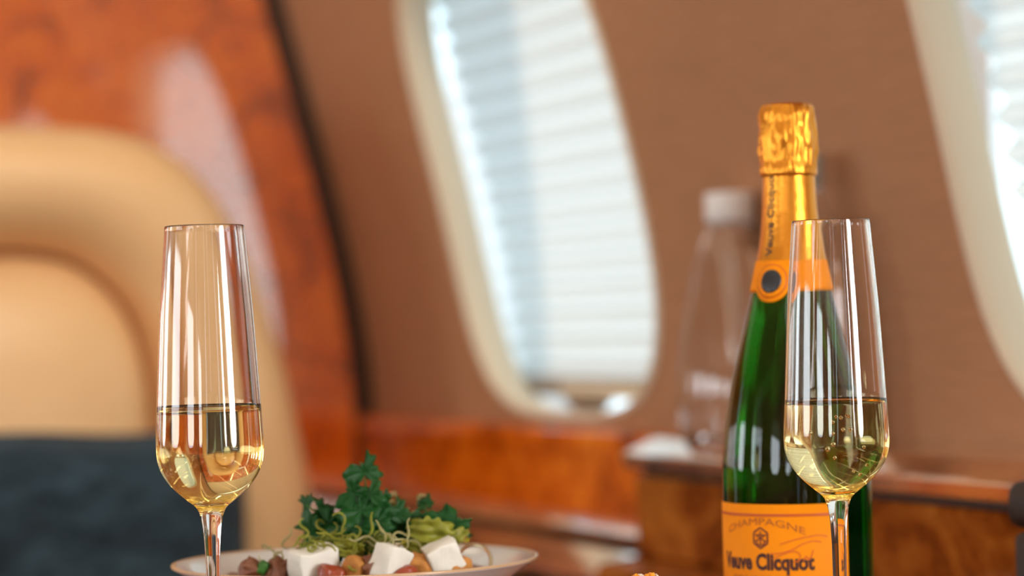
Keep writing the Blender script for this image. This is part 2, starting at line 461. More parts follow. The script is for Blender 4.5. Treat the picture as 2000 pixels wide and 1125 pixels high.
struct(MB().prism(pp_, S_FRONT - 0.020, S_FRONT - 0.0125), 'trim_2', M['ceil'], label='unseen cream reflector panel added above the wooden bulkhead')  # unseen panel added for the ledge edge to reflect
O_C0, O_C1 = off(H_TOP), O_LEFT - off(H_TOP)
ceil = [(O_C0 + (O_C1 - O_C0) * i / 12, EYE + H_TOP + 0.10 * math.sin(PI * i / 12)) for i in range(13)]
struct(MB().prism(ceil + [(o, z + 0.03) for o, z in ceil[::-1]], S_REAR, S_FRONT), 'ceiling', M['ceil'], label='pale curved cabin ceiling', smooth=False)
struct(MB().prism([(0, -0.03), (O_LEFT, -0.03), (O_LEFT, 0), (0, 0)], S_REAR, S_FRONT), 'floor', M['carpet'], label='dark brown carpeted cabin floor')
struct(MB().prism([(0, 0), (O_LEFT, 0), (O_LEFT - O_C0, EYE + H_TOP), (O_C0, EYE + H_TOP)], S_REAR - 0.03, S_REAR), 'wall_rear', M['wall'], label='tan rear end of the cabin')
for i, oo in enumerate((O_C0 + 0.16, O_C1 - 0.16)):  # unseen strips added to brighten the cabin interior
    lt = empty('ceiling_fill_light', C((S_REAR + S_FRONT) / 2, oo, H_TOP + 0.02), CAB_A)
    tag(lt, ('unseen warm light strip added along the ceiling on the window wall side', 'unseen warm light strip added along the ceiling on the far aisle side')[i], 'light', 'added ceiling light strips')
    MB().prism([(-0.03, 0), (0.03, 0), (0.03, 0.004), (-0.03, 0.004)], -2.4, 2.4).build('diffuser', M['led'], lt, smooth=False)
    for sg in (-1, 1):
        MB().prism([(sg * 0.031, -0.003), (sg * 0.042, -0.003), (sg * 0.042, 0.02), (sg * 0.031, 0.02)], -2.4, 2.4).build('frame', M['cream'], lt, smooth=False)

for i, oo in enumerate((0.38, 0.78)):  # unseen ceiling spots with housings, added to brighten the seat
    hz = H_TOP + 0.10 * math.sin(PI * (oo - O_C0) / (O_C1 - O_C0))
    rl = empty('seat_fill_light', C(-0.8, oo, hz - 0.004), CAB_A)
    tag(rl, ('round unseen ceiling light added to brighten the tan seat, window side', 'round unseen ceiling light added to brighten the tan seat, aisle side')[i], 'light', 'added fill lights for the seat')
    MB().lathe([(0.022, 0.004), (0.033, 0.003), (0.036, -0.002), (0.033, -0.007), (0.024, -0.008), (0.022, -0.004)], 32).build('ring', M['cream'], rl)
    MB().lathe([(0.0005, -0.0045), (0.015, -0.004), (0.022, -0.003)], 32).build('lens', M['led'], rl)
    ld = bpy.data.lights.new('seat_fill_lamp', 'SPOT'); ld.energy = (27.0, 13.0)[i]; ld.spot_size = R(62); ld.spot_blend = 0.7; ld.shadow_soft_size = 0.02; ld.color = (1.0, 0.90, 0.76)
    lo = bpy.data.objects.new('seat_fill_lamp', ld); COL.objects.link(lo); lo.parent = rl; lo.location = (0, 0, -0.02)
    dv_ = Vector((1.35, 0, -0.92)).normalized(); lo.rotation_euler = dv_.to_track_quat('-Z', 'Y').to_euler()

# ------------------------------------------------------------------ side ledge along the wall
HL, HTB = -0.0985, -0.205
ledge = empty('side_ledge', C(-1.5, 0, -EYE), CAB_A)
tag(ledge, 'glossy brown burl wood side ledge carrying the two clear bottles', 'ledge')
LS0, LS1 = -2.0, -0.26 + 1.5      # local s range (origin at s = -1.5)
lip = [(0.0, EYE + HL), (0.084, EYE + HL), (0.087, EYE + HL - 0.0004), (0.0905, EYE + HL - 0.0014), (0.1160, EYE + HL - 0.0118), (0.1186, EYE + HL - 0.0134), (0.1195, EYE + HL - 0.0155),
       (0.1195, EYE + HL - 0.0245), (0.1180, EYE + HL - 0.0268), (0.1150, EYE + HL - 0.0275), (0.0, EYE + HL - 0.0275)]
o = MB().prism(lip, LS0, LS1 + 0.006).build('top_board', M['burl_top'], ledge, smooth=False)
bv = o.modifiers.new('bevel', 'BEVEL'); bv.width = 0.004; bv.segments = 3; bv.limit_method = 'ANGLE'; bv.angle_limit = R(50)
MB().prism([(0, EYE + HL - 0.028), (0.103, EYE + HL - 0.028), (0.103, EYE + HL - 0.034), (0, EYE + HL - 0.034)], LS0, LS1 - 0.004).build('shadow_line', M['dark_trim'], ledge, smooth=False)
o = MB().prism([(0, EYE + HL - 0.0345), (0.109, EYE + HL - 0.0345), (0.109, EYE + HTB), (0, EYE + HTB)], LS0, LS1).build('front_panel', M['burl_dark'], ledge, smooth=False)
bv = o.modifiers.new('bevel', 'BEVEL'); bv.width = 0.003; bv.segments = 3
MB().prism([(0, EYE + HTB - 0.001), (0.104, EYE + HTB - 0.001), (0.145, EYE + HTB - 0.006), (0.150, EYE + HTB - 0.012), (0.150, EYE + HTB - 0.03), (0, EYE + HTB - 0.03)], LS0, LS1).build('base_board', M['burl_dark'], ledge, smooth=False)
MB().prism([(0, 0), (0.09, 0), (0.09, EYE + HTB - 0.031), (0, EYE + HTB - 0.031)], LS0, LS1).build('lower_panel', M['dark_trim'], ledge, smooth=False)

HN = -0.1066
niche = empty('wall_sill', C(0.27, 0, -EYE), CAB_A)
tag(niche, 'recessed orange burl wood sill under the shaded window, stepping down to the seat', 'sill')
NS0, NS1 = -0.525, 0.515
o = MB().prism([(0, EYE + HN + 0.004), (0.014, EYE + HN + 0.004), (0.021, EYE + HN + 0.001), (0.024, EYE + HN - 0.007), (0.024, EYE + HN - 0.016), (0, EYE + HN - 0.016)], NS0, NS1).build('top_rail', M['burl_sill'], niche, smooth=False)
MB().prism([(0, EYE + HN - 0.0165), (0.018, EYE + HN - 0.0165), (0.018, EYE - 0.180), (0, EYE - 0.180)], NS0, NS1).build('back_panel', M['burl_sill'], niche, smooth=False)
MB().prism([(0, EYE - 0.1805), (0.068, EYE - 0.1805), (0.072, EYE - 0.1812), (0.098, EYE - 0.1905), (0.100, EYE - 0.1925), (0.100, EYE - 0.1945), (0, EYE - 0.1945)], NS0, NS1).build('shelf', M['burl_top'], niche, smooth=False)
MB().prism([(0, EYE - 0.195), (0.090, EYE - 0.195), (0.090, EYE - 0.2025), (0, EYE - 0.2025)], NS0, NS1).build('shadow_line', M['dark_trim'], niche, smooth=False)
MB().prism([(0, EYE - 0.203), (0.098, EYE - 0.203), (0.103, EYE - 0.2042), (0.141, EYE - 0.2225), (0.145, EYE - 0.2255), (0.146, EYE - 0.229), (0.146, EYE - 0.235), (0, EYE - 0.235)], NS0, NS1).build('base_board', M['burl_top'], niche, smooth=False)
MB().prism([(0, 0), (0.09, 0), (0.09, EYE - 0.2355), (0, EYE - 0.2355)], NS0, NS1).build('lower_panel', M['dark_trim'], niche, smooth=False)

# ------------------------------------------------------------------ seat facing the viewer
seat = empty('cabin_seat', C(0.5, 0.52, -EYE), CAB_A)
tag(seat, 'tan leather club seat with rounded headrest in front of the bulkhead', 'seat')
def resample(pts, n):
    L = [0.0]
    for a, b in zip(pts, pts[1:]): L.append(L[-1] + math.dist(a, b))
    out = []
    for k in range(n):
        t = L[-1] * k / (n - 1); i = 0
        while i < len(L) - 2 and L[i + 1] < t: i += 1
        f = (t - L[i]) / (L[i + 1] - L[i]); out.append(tuple(pts[i][q] + (pts[i + 1][q] - pts[i][q]) * f for q in (0, 1)))
    return out
def smooth_line(p, it=4):
    for _ in range(it): p = [p[0]] + [tuple((p[i - 1][q] + 2 * p[i][q] + p[i + 1][q]) / 4 for q in (0, 1)) for i in range(1, len(p) - 1)] + [p[-1]]
    return p
half = [(0.0, 0.252), (0.05, 0.252), (0.105, 0.250), (0.163, 0.239), (0.198, 0.220), (0.228, 0.193), (0.252, 0.160), (0.269, 0.128), (0.287, 0.085), (0.307, 0.025), (0.324, -0.035), (0.338, -0.108), (0.346, -0.145), (0.352, -0.181), (0.352, -0.241), (0.350, -0.42)]
inn = [(0.0, 0.106), (0.035, 0.104), (0.072, 0.096), (0.106, 0.072), (0.129, 0.046), (0.146, 0.011), (0.154, -0.030), (0.158, -0.106), (0.168, -0.2), (0.178, -0.42)]
def sym(hf, n=49):
    hf = smooth_line(resample(hf, n), 3)
    return [(-x, z) for x, z in hf[::-1]] + hf[1:]      # (o offset, h), from one bottom end over the top to the other
OUT, INN = sym(half), sym(inn)
# in the cabin frame the right picture side is towards the wall (smaller o)
rows = []
for t, dep in [(-0.02, 0.16), (-0.01, 0.10), (0.0, 0.055), (0.02, 0.028), (0.06, 0.005), (0.13, -0.018), (0.24, -0.036), (0.38, -0.045), (0.55, -0.044), (0.70, -0.034), (0.83, -0.012), (0.93, 0.022), (1.0, 0.065)]:
    rows.append([(dep, a[0] + (b[0] - a[0]) * t, EYE + a[1] + (b[1] - a[1]) * t) for a, b in zip(OUT, INN)])
MB().grid(rows).build('bolster', M['leather'], seat, fix=False)
rows = []
for sc, dep in [(1.02, 0.075), (1.0, 0.050), (0.98, 0.024), (0.945, 0.0), (0.88, -0.022), (0.75, -0.038), (0.5, -0.048), (0.25, -0.052), (0.0, -0.053)]:
    rows.append([(dep, a[0] * sc, EYE + (a[1] + 0.42) * (sc if sc < 1 else sc) - 0.42) for a in INN])
MB().grid(rows).build('back_cushion', M['leather'], seat, fix=False)
rows = [[(0.16, a[0], EYE + a[1]) for a in OUT], [(0.17, a[0] * 0.6, EYE - 0.2 + (a[1] + 0.2) * 0.6) for a in OUT], [(0.17, 0, EYE - 0.2) for a in OUT]]
MB().grid(rows).build('back_shell', M['leather'], seat)
MB().tube([(0.052, a[0] * 1.005, EYE + a[1] + 0.002) for a in INN], 0.006, 6).build('welt', M['leather_seam'], seat)
rbox('seat_cushion', (0.52, 0.50, 0.16), M['leather'], seat, (-0.22, 0, 0.40), bevel=0.05, seg=5)
for sg in (-1, 1):
    rbox('armrest', (0.50, 0.07, 0.14), M['leather'], seat, (-0.2, sg * 0.295, 0.50), bevel=0.025, seg=4)
rbox('pedestal', (0.46, 0.5, 0.32), M['dark_trim'], seat, (-0.18, 0, 0.16), bevel=0.02)

# navy throw cushion leaning on the seat back
cush = empty('throw_cushion', C(0.33, 0.530, -0.318), CAB_A)
tag(cush, 'dark navy woven cushion leaning against the tan seat', 'cushion')
def cushion_rows(sgn):
    rows = []; n = 40
    for i in range(n + 1):
        row = []
        for j in range(n + 1):
            u, v = -1 + 2 * i / n, -1 + 2 * j / n
            w = max(0.0, (1 - u ** 4)) ** 0.45 * max(0.0, (1 - v ** 4)) ** 0.45
            pin = 1 - 0.05 * (1 - v * v) * abs(u) - 0.0
            y = u * 0.228 * (1 - 0.035 * (1 - v * v)); z = v * 0.225 * (1 - 0.03 * (1 - u * u))
            q = Vector((y, z, 0))
            wr = 0.010 * noise.noise(q * 9 + Vector((3, 1, 0))) + 0.006 * noise.noise(q * 22)
            wr += -0.016 * math.exp(-((y + 0.02 - 0.55 * (z - 0.1)) / 0.03) ** 2) * max(0, min(1, (z + 0.1) * 5))
            x = sgn * (0.062 * w + wr * w)
            z += 0.004 * math.sin(u * 5 + 1) * (v > 0) * v
            row.append((x + 0.10 * (z - 0.0), y, z))
        rows.append(row)
    return rows
MB().grid(cushion_rows(-1)).grid(cushion_rows(1)).build('cover', M['navy'], cush, merge=0.0004)
edge = [r[0] for r in cushion_rows(1)] + [p for p in cushion_rows(1)[-1]][1:] + [r[-1] for r in cushion_rows(1)][::-1][1:] + [p for p in cushion_rows(1)[0]][::-1][1:]
MB().tube(edge, 0.0035, 6, caps=False).build('piping', M['navy'], cush)

# ------------------------------------------------------------------ table
TZ = EYE + HTB
tab = empty('dining_table', C(-1.05, 0.58, -EYE), CAB_A)
tag(tab, 'dark glossy wooden cabin table under the bowl, glasses and bottle', 'table')
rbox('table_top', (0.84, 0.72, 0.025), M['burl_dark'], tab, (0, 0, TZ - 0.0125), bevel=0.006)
rbox('column', (0.16, 0.10, TZ - 0.045), M['dark_trim'], tab, (0, -0.1, (TZ - 0.045) / 2 + 0.02), bevel=0.02)
rbox('foot', (0.4, 0.3, 0.02), M['dark_trim'], tab, (0, -0.1, 0.01), bevel=0.006)
# dark padded arm of the nearer seat beside the ledge
arm = empty('seat_arm', C(-1.366, 0.180, -EYE), CAB_A)
tag(arm, 'black padded seat arm at the lower right corner', 'armrest')
rbox('pad', (0.70, 0.050, 0.03), M['black_leather'], arm, (0, 0, EYE - 0.115), bevel=0.010, seg=4)
rbox('side_panel', (0.69, 0.044, EYE - 0.132), M['black_leather'], arm, (0, 0, (EYE - 0.132) / 2), bevel=0.006)

# ------------------------------------------------------------------ champagne flutes
def catmull(pts, n=6):
    out = []
    P_ = [pts[0]] + list(pts) + [pts[-1]]
    for i in range(1, len(P_) - 2):
        p0, p1, p2, p3 = P_[i - 1:i + 3]
        for k in range(n):
            t = k / n
            out.append(tuple(0.5 * ((2 * p1[q]) + (-p0[q] + p2[q]) * t + (2 * p0[q] - 5 * p1[q] + 4 * p2[q] - p3[q]) * t * t + (-p0[q] + 3 * p1[q] - 3 * p2[q] + p3[q]) * t ** 3) for q in (0, 1)))
    out.append(pts[-1]); return out
def flute(loc, rim_h, fill_h, sc, label, wlabel, bubbles):
    fl = empty('champagne_flute', (loc[0], loc[1], TZ)); tag(fl, label, 'glass', 'champagne flutes')
    top = rim_h - HTB                                       # rim height above the table
    cm = 0.01 * sc
    # outer profile, measured down from the rim
    outer = [(2.12, 0), (2.30, 2.2), (2.50, 4.7), (2.66, 7.4), (2.80, 10.0), (2.88, 11.8), (2.80, 12.6), (2.50, 13.35), (1.95, 14.05), (1.30, 14.62), (0.80, 15.05), (0.58, 15.6), (0.47, 16.4), (0.40, 17.6)]
    outer = catmull([(r * cm, top - y * cm) for r, y in outer], 6)
    stem_bot = 0.012
    stem = catmull([outer[-1], (0.0036, outer[-1][1] * 0.6), (0.0036, 0.035), (0.0046, 0.018), (0.0085, 0.0085), (0.020, 0.0045)], 6)
    foot = catmull([stem[-1], (0.030, 0.0026), (0.0335, 0.0016), (0.034, 0.0008), (0.0335, 0.0), (0.02, 0.0), (0.0005, 0.0)], 4)
    th = 0.0010
    inner = [(2.12, 0.04), (2.30, 2.2), (2.50, 4.7), (2.66, 7.4), (2.80, 10.0), (2.87, 11.8), (2.78, 12.5), (2.46, 13.2), (1.88, 13.85), (1.20, 14.3), (0.60, 14.48), (0.02, 14.52)]
    inner = catmull([(max(r * cm - th, 0.0002), top - y * cm) for r, y in inner], 6)
    lip_ = [(outer[0][0] - th * 0.5 + th * 0.5 * math.cos(R(a)), outer[0][1] + th * 0.5 * math.sin(R(a))) for a in (180, 150, 120, 90, 60, 30)]
    seg = 96
    MB().lathe((inner[::-1] + lip_ + outer)[::-1], seg).build('bowl', M['glass'], fl, fix=False)
    MB().lathe(stem[::-1], seg).build('stem', M['glass'], fl, fix=False)
    MB().lathe(foot[::-1], seg).build('foot', M['glass'], fl, fix=False)
    # the wine, reaching a hair into the glass wall
    wt = fill_h - HTB
    ins = [p for p in inner if p[1] < wt - 0.0008]
    rr = [p for p in inner if p[1] >= wt - 0.0008][-1][0]
    e = 0.00025
    wp = [(0.0003, wt), (rr * 0.5, wt), (rr * 0.93, wt), (rr + e - 0.0004, wt + 0.0006), (rr + e, wt + 0.0012)] + [(r + e, z - e * 0.5) for r, z in ins] 
    w = MB().lathe(wp, seg).build('sparkling_wine', M['wine'], None, (loc[0], loc[1], TZ))
    tag(w, wlabel, 'drink')
    for bx, by, bz, br in bubbles:
        bm = bmesh.new(); bmesh.ops.create_uvsphere(bm, u_segments=12, v_segments=8, radius=br)
        for f in bm.faces: f.smooth = True
        me = bpy.data.meshes.new('bubble'); bm.to_mesh(me); bm.free()
        link('bubble', me, M['bubble'], w, (bx, by, bz))
    return fl
GL, GR = (-0.1632, 1.37), (0.1739, 1.385)
flute(GL, 0.0611, -0.0356, 1.0, 'clear flute half full of wine in front of the salad bowl', 'golden sparkling wine in the flute in front of the tan seat', [])
bub = []
wy = -0.0414 - HTB
for dx, dz in [(-12, -70), (-12, -92), (-12, -112), (-10, -135), (5, -85), (2, -62), (-6, -60), (18, -85), (12, -58), (16, -60), (40, -118), (22, -160), (34, -168), (-22, -120), (46, -150), (-58, -50), (-52, -90)]:
    bub.append((dx * 0.000277, -0.015, 0.205 + 0.0 - 0.0414 - (-dz - 45) * 0.000277 - 0.004, 0.0009 + 0.0004 * random.random()))
flute(GR, 0.0559, -0.0414, 0.99, 'clear flute half full of wine in front of the green bottle', 'pale sparkling wine with bubbles in the flute in front of the bottle', bub)

# ------------------------------------------------------------------ champagne bottle
BL = (0.1663, 1.517)
bot = empty('champagne_bottle', (BL[0], BL[1], TZ)); tag(bot, 'dark green champagne bottle with gold foil neck and orange label', 'bottle')
ZB = -HTB                                                   # adds lens-relative heights onto the table
phi0 = math.atan2(-BL[1], -BL[0])
body = [(0.0004, 0.006), (0.02, 0.004), (0.036, 0.001), (0.041, 0.0), (0.0436, 0.003), (0.044, 0.008), (0.044, 0.05), (0.044, 0.09), (0.0440, 0.118), (0.0432, 0.130), (0.0415, 0.146), (0.0385, 0.164), (0.0345, 0.183), (0.0295, 0.203), (0.0245, 0.222), (0.0205, 0.240), (0.0178, 0.254), (0.0160, 0.270), (0.0150, 0.290), (0.0148, 0.31), (0.0146, 0.325), (0.0004, 0.327)]
body = catmull(body, 5)
MB().lathe([(max(r, 0.0003), z) for r, z in body], 128).build('body', M['bottle'], bot)
def body_r(z):
    for (r0, z0), (r1, z1) in zip(body[8:], body[9:]):
        if z0 <= z <= z1 and z1 > z0: return r0 + (r1 - r0) * (z - z0) / (z1 - z0)
    return 0.044
# gold foil: smooth sleeve on the neck, crumpled hood on the cork
zf0, zf1 = ZB + 0.020, ZB + 0.094
sl = [(body_r(zf0 + (zf1 - zf0) * k / 24) + 0.0006, zf0 + (zf1 - zf0) * k / 24) for k in range(25)]
MB().lathe(sl, 96, fn=lambda r, z, a: r + 0.00018 * noise.noise(Vector((math.cos(a) * 6, math.sin(a) * 6, z * 60)))).build('neck_foil', M['gold'], bot)
hood = catmull([(0.0160, ZB + 0.088), (0.0170, ZB + 0.0895), (0.0172, ZB + 0.093), (0.0166, ZB + 0.098), (0.0170, ZB + 0.104), (0.0172, ZB + 0.112), (0.0168, ZB + 0.120), (0.0165, ZB + 0.126), (0.0150, ZB + 0.1298), (0.0115, ZB + 0.1313), (0.006, ZB + 0.1318), (0.0004, ZB + 0.132)], 8)
def crumple(r, z, a):
    if r < 0.006: return r
    q = Vector((math.cos(a) * 2.2, math.sin(a) * 2.2, z * 62))
    v = noise.noise(q * 1.3) * 0.7 + noise.noise(Vector((math.cos(a) * 5, math.sin(a) * 5, z * 70 + 9))) * 0.55
    v = abs(v) - 0.22
    k = max(0.0, min(1.0, (z - ZB - 0.088) / 0.006))
    return r + 0.0024 * v * k * min(1, r / 0.014)
MB().lathe(hood, 144, fn=crumple).build('foil_hood', M['gold'], bot)
# label helpers: patches and lettering wrapped round the bottle, theta is measured to the right of the side facing the lens
def wrap(x, z, th0, r): a = phi0 + th0 + x / r; return (r * math.cos(a), r * math.sin(a), z)
LT0 = R(-29)
RL = 0.0445
na, half_w = 48, R(69)
rows = []
for rr, z in ((0.0441, 0.012), (RL, 0.0122), (RL, 0.1018), (0.0441, 0.102)):
    rows.append([(rr * math.cos(phi0 + LT0 - half_w + 2 * half_w * k / na), rr * math.sin(phi0 + LT0 - half_w + 2 * half_w * k / na), z) for k in range(na + 1)])
lab = MB().grid(rows).build('label', M['orange'], bot)
rows = [[(RL + 0.00012, z) for z in (0.0915, 0.0945)]]
MB().grid([[((RL + 0.0002) * math.cos(phi0 + LT0 - half_w + 2 * half_w * k / na), (RL + 0.0002) * math.sin(phi0 + LT0 - half_w + 2 * half_w * k / na), z) for k in range(na + 1)] for z in (0.0950, 0.0966)]).build('border_line', M['orange_dark'], lab)
MB().grid([[((RL + 0.0002) * math.cos(phi0 + LT0 - half_w + 2 * half_w * k / na), (RL + 0.0002) * math.sin(phi0 + LT0 - half_w + 2 * half_w * k / na), z) for k in range(3)] for z in (0.0122, 0.0950)]).build('border_line', M['orange_dark'], lab)
def lettering(text, size, width, z, th0, r, mat, parent, name, bold=0.0, rise=0.0, vertical=False, shear=0.0, rfn=None):
    cu = bpy.data.curves.new(name, 'FONT'); cu.body = text; cu.size = size; cu.align_x = 'CENTER'; cu.offset = bold; cu.shear = shear
    cu.resolution_u = 3
    ob = bpy.data.objects.new(name, cu); COL.objects.link(ob)
    bpy.context.view_layer.update()
    me = bpy.data.meshes.new_from_object(ob.evaluated_get(bpy.context.evaluated_depsgraph_get()))
    bpy.data.objects.remove(ob); bpy.data.curves.remove(cu)
    bm = bmesh.new(); bm.from_mesh(me)
    bmesh.ops.triangulate(bm, faces=bm.faces)
    xs = [v.co.x for v in bm.verts]; w0 = max(xs) - min(xs)
    k = width / w0 if width else 1.0
    for v in bm.verts:
        x, y = v.co.x * k, v.co.y
        if vertical: x, y = -y, x
        zz = z + y + (rise * (1 - (x / (width / 2)) ** 2) if rise else 0)
        v.co = Vector(wrap(x, zz, th0, rfn(zz) if rfn else r))
    for f in bm.faces: f.smooth = False
    bm.to_mesh(me); bm.free(); me.name = name
    me.materials.clear()
    return link(name, me, mat, parent)
RT = RL + 0.00025
lettering('CHAMPAGNE', 0.0058, 0.054, 0.0842, LT0, RT, M['ink_soft'], lab, 'lettering', rise=0.006)
lettering('Veuve Clicquot', 0.0128, 0.064, 0.0645, LT0, RT, M['ink'], lab, 'lettering', bold=0.0005)
lettering('PONSARDIN', 0.0062, 0.044, 0.0563, LT0, RT, M['ink_soft'], lab, 'lettering')
# hexagonal emblem
def ribbon(pts, w, th0, r):
    mb = MB(); n = len(pts); L_, R_ = [], []
    for i, (x, z) in enumerate(pts):
        a, b = pts[max(i - 1, 0)], pts[min(i + 1, n - 1)]
        dx, dz = b[0] - a[0], b[1] - a[1]; l = math.hypot(dx, dz) or 1
        L_.append(wrap(x - dz / l * w / 2, z + dx / l * w / 2, th0, r)); R_.append(wrap(x + dz / l * w / 2, z - dx / l * w / 2, th0, r))
    return mb.grid([L_, R_])
EZ, ER = 0.0826, 0.0060
mb = MB()
hexa = [(ER * 0.88 * math.sin(R(60 * k)), EZ + ER * math.cos(R(60 * k))) for k in range(7)]
for a, b in zip(hexa, hexa[1:]):
    seg_ = ribbon([a, b], 0.0011, LT0, RT); mb.add(seg_.v, seg_.f)
for line in ([(0, EZ + 0.004), (0, EZ - 0.0045)], [(-0.0022, EZ + 0.0018), (0.0022, EZ + 0.0018)], [(-0.0034, EZ - 0.0012), (-0.0022, EZ - 0.0034), (0, EZ - 0.0045), (0.0022, EZ - 0.0034), (0.0034, EZ - 0.0012)], [(-0.0036, EZ + 0.002), (0.0036, EZ - 0.0022)], [(0.0036, EZ + 0.002), (-0.0036, EZ - 0.0022)]):
    seg_ = ribbon(line, 0.0008, LT0, RT + 0.00005); mb.add(seg_.v, seg_.f)
mb.build('emblem', M['ink_mid'], lab, fix=False, smooth=False)
sig = [[(0.006, 0.068), (0.012, 0.0685), (0.019, 0.0705), (0.025, 0.0735), (0.031, 0.0752), (0.036, 0.0745)], [(0.008, 0.0655), (0.014, 0.068), (0.020, 0.0695), (0.0235, 0.0675), (0.0225, 0.064), (0.0195, 0.0635)], [(0.0255, 0.0640), (0.0270, 0.0665), (0.0285, 0.0645), (0.0300, 0.0665), (0.0312, 0.0700)], [(0.012, 0.0735), (0.022, 0.0765), (0.034, 0.0785), (0.040, 0.0775)]]
mb = MB()
for l in sig:
    s_ = ribbon(catmull([(x, z + 0.0055) for x, z in l], 6), 0.0008, LT0, RT); mb.add(s_.v, s_.f)
mb.build('signature', M['sign_ink'], lab, fix=False, smooth=False)
# orange neck band with round seal, neck lettering
zb0, zb1 = ZB + 0.0205, ZB + 0.0385
bd = [(body_r(zb0) + 0.0007, zb0)] + [(body_r(zb0 + (zb1 - zb0) * k / 8) + 0.0011, zb0 + (zb1 - zb0) * k / 8) for k in range(9)] + [(body_r(zb1) + 0.0007, zb1)]
band = MB().lathe(bd, 96).build('neck_band', M['orange'], bot)
lettering('Veuve Clicquot', 0.0068, 0.050, ZB + 0.066, R(-34), 0.0158, M['silver_ink'], bot, 'neck_lettering', vertical=True, bold=0.0001, rfn=lambda z: body_r(z) + 0.00105)
def disc(r0, zc, lift, n=40, rings=6, bulge=0.0):
    mb = MB(); rows = []
    for q in range(rings + 1):
        rad = r0 * q / rings
        row = []
        for k in range(n):
            x, z = rad * math.sin(2 * PI * k / n), zc + rad * math.cos(2 * PI * k / n)
            rr = body_r(z) + lift + bulge * (1 - (q / rings) ** 2)
            row.append(wrap(x * 0.0205 / 0.0205, z, LT0, rr))
        rows.append(row)
    rows.append([(p[0] * 0.93, p[1] * 0.93, p[2]) for p in rows[-1]])
    return mb.grid(rows, close_v=True)
sealr = disc(0.0125, ZB + 0.0262, 0.0018).build('seal_ring', M['orange'], bot)
disc(0.0100, ZB + 0.0262, 0.0022).build('ring_line', M['orange_dark'], sealr)
disc(0.0094, ZB + 0.0262, 0.0024).build('ring_face', M['orange'], sealr)
disc(0.0068, ZB + 0.0262, 0.0028, bulge=0.0008).build('seal', M['seal'], bot)

# ------------------------------------------------------------------ clear bottles on the ledge
def carafe(s, o_, prof, cap_r, cap_z0, cap_z1, water_z, label, capmat):
    b = empty('water_bottle', C(s, o_, HL)); tag(b, label, 'bottle', 'clear bottles on the ledge')
    KZ = (0.12 - HL) / 0.2268 if cap_z1 < 0.23 else (0.141 - HL) / 0.246
    prof = [(r, z * KZ) for r, z in prof]; cap_z0 *= KZ; cap_z1 *= KZ; water_z *= KZ
    outer = catmull(prof, 6)
    inner = [(max(r - 0.0016, 0.0004), z + (0.003 if i < 6 else 0)) for i, (r, z) in enumerate(outer)]
    MB().lathe([(0.0004, 0.0)] + outer + inner[::-1] + [(0.0004, inner[0][1])], 80).build('body', M['glass'], b)
    wp = [(r + 0.0003, z) for r, z in inner if z < water_z]
    MB().lathe([(0.0004, wp[0][1])] + wp + [(wp[-1][0], water_z), (0.0004, water_z)], 80).build('water', M['water'], b)
    hz = cap_z1 - cap_z0
    cp = MB().lathe([(0.0004, cap_z0), (cap_r * 0.96, cap_z0), (cap_r, cap_z0 + 0.001), (cap_r, cap_z1 - 0.002), (cap_r * 0.96, cap_z1 - 0.0004), (cap_r * 0.8, cap_z1), (0.0004, cap_z1)], 72, fn=lambda r, z, a: r + (0.0003 * math.cos(36 * a) if r > cap_r * 0.97 else 0)).build('cap', capmat, b)
    MB().lathe([(cap_r * 0.94, cap_z0 - 0.0035), (cap_r * 1.02, cap_z0 - 0.003), (cap_r * 1.02, cap_z0 - 0.001), (cap_r * 0.94, cap_z0 - 0.0006)], 64).build('neck_ring', M['glass'], b)
carafe(-0.345, 0.049, [(0.040, 0.0), (0.0465, 0.002), (0.0485, 0.008), (0.0490, 0.030), (0.0485, 0.055), (0.0445, 0.085), (0.0390, 0.120), (0.0325, 0.152), (0.0260, 0.178), (0.0205, 0.192), (0.0190, 0.199), (0.0190, 0.2035)], 0.0217, 0.1995, 0.2268, 0.172, 'clear water bottle with wide white cap left of the champagne bottle', M['white_cap'])
carafe(-0.515, 0.066, [(0.026, 0.0), (0.031, 0.002), (0.033, 0.008), (0.0335, 0.05), (0.0335, 0.12), (0.032, 0.150), (0.026, 0.180), (0.0175, 0.200), (0.0140, 0.212), (0.0138, 0.222)], 0.0165, 0.219, 0.246, 0.19, 'clear bottle with grey cap mostly hidden behind the champagne bottle', M['grey_cap'])

# ------------------------------------------------------------------ salad bowl and food
BW = Vector((-0.0965, 1.52, TZ))
RIM = -0.132 - HTB
bowl = empty('salad_bowl', BW); tag(bowl, 'shallow white china bowl with brown rim holding the salad', 'bowl')
outp = catmull([(0.0005, 0.0), (0.030, 0.0), (0.040, 0.0), (0.042, 0.004), (0.050, 0.022), (0.068, 0.042), (0.088, 0.058), (0.1025, 0.068), (0.1085, RIM - 0.0012)], 6)
inp = catmull([(0.1065, RIM - 0.0004), (0.100, 0.0695), (0.086, 0.0605), (0.066, 0.048), (0.045, 0.040), (0.020, 0.037), (0.0005, 0.0365)], 6)
MB().lathe([(max(r, 0.0005), z) for r, z in outp + [(0.1086, RIM - 0.0008)]], 96).build('outside', M['china'], bowl)
MB().lathe([(max(r, 0.0005), z) for r, z in inp], 96).build('inside', M['china'], bowl)
MB().lathe([(0.1086, RIM - 0.0010), (0.1088, RIM - 0.0004), (0.1085, RIM + 0.0003), (0.1076, RIM + 0.0005), (0.1066, RIM + 0.0002), (0.1062, RIM - 0.0004)], 96).build('rim', M['china_rim'], bowl)

PXM = 1.0 / 5000.0
def at(px, py, y):                                          # a spot on the plate from its bearing and distance
    u, v = (px - 1000) * PXM, (650 - py) * PXM
    return Vector((y * (u * cr + v * sr), y, EYE + y * (-u * sr + v * cr)))

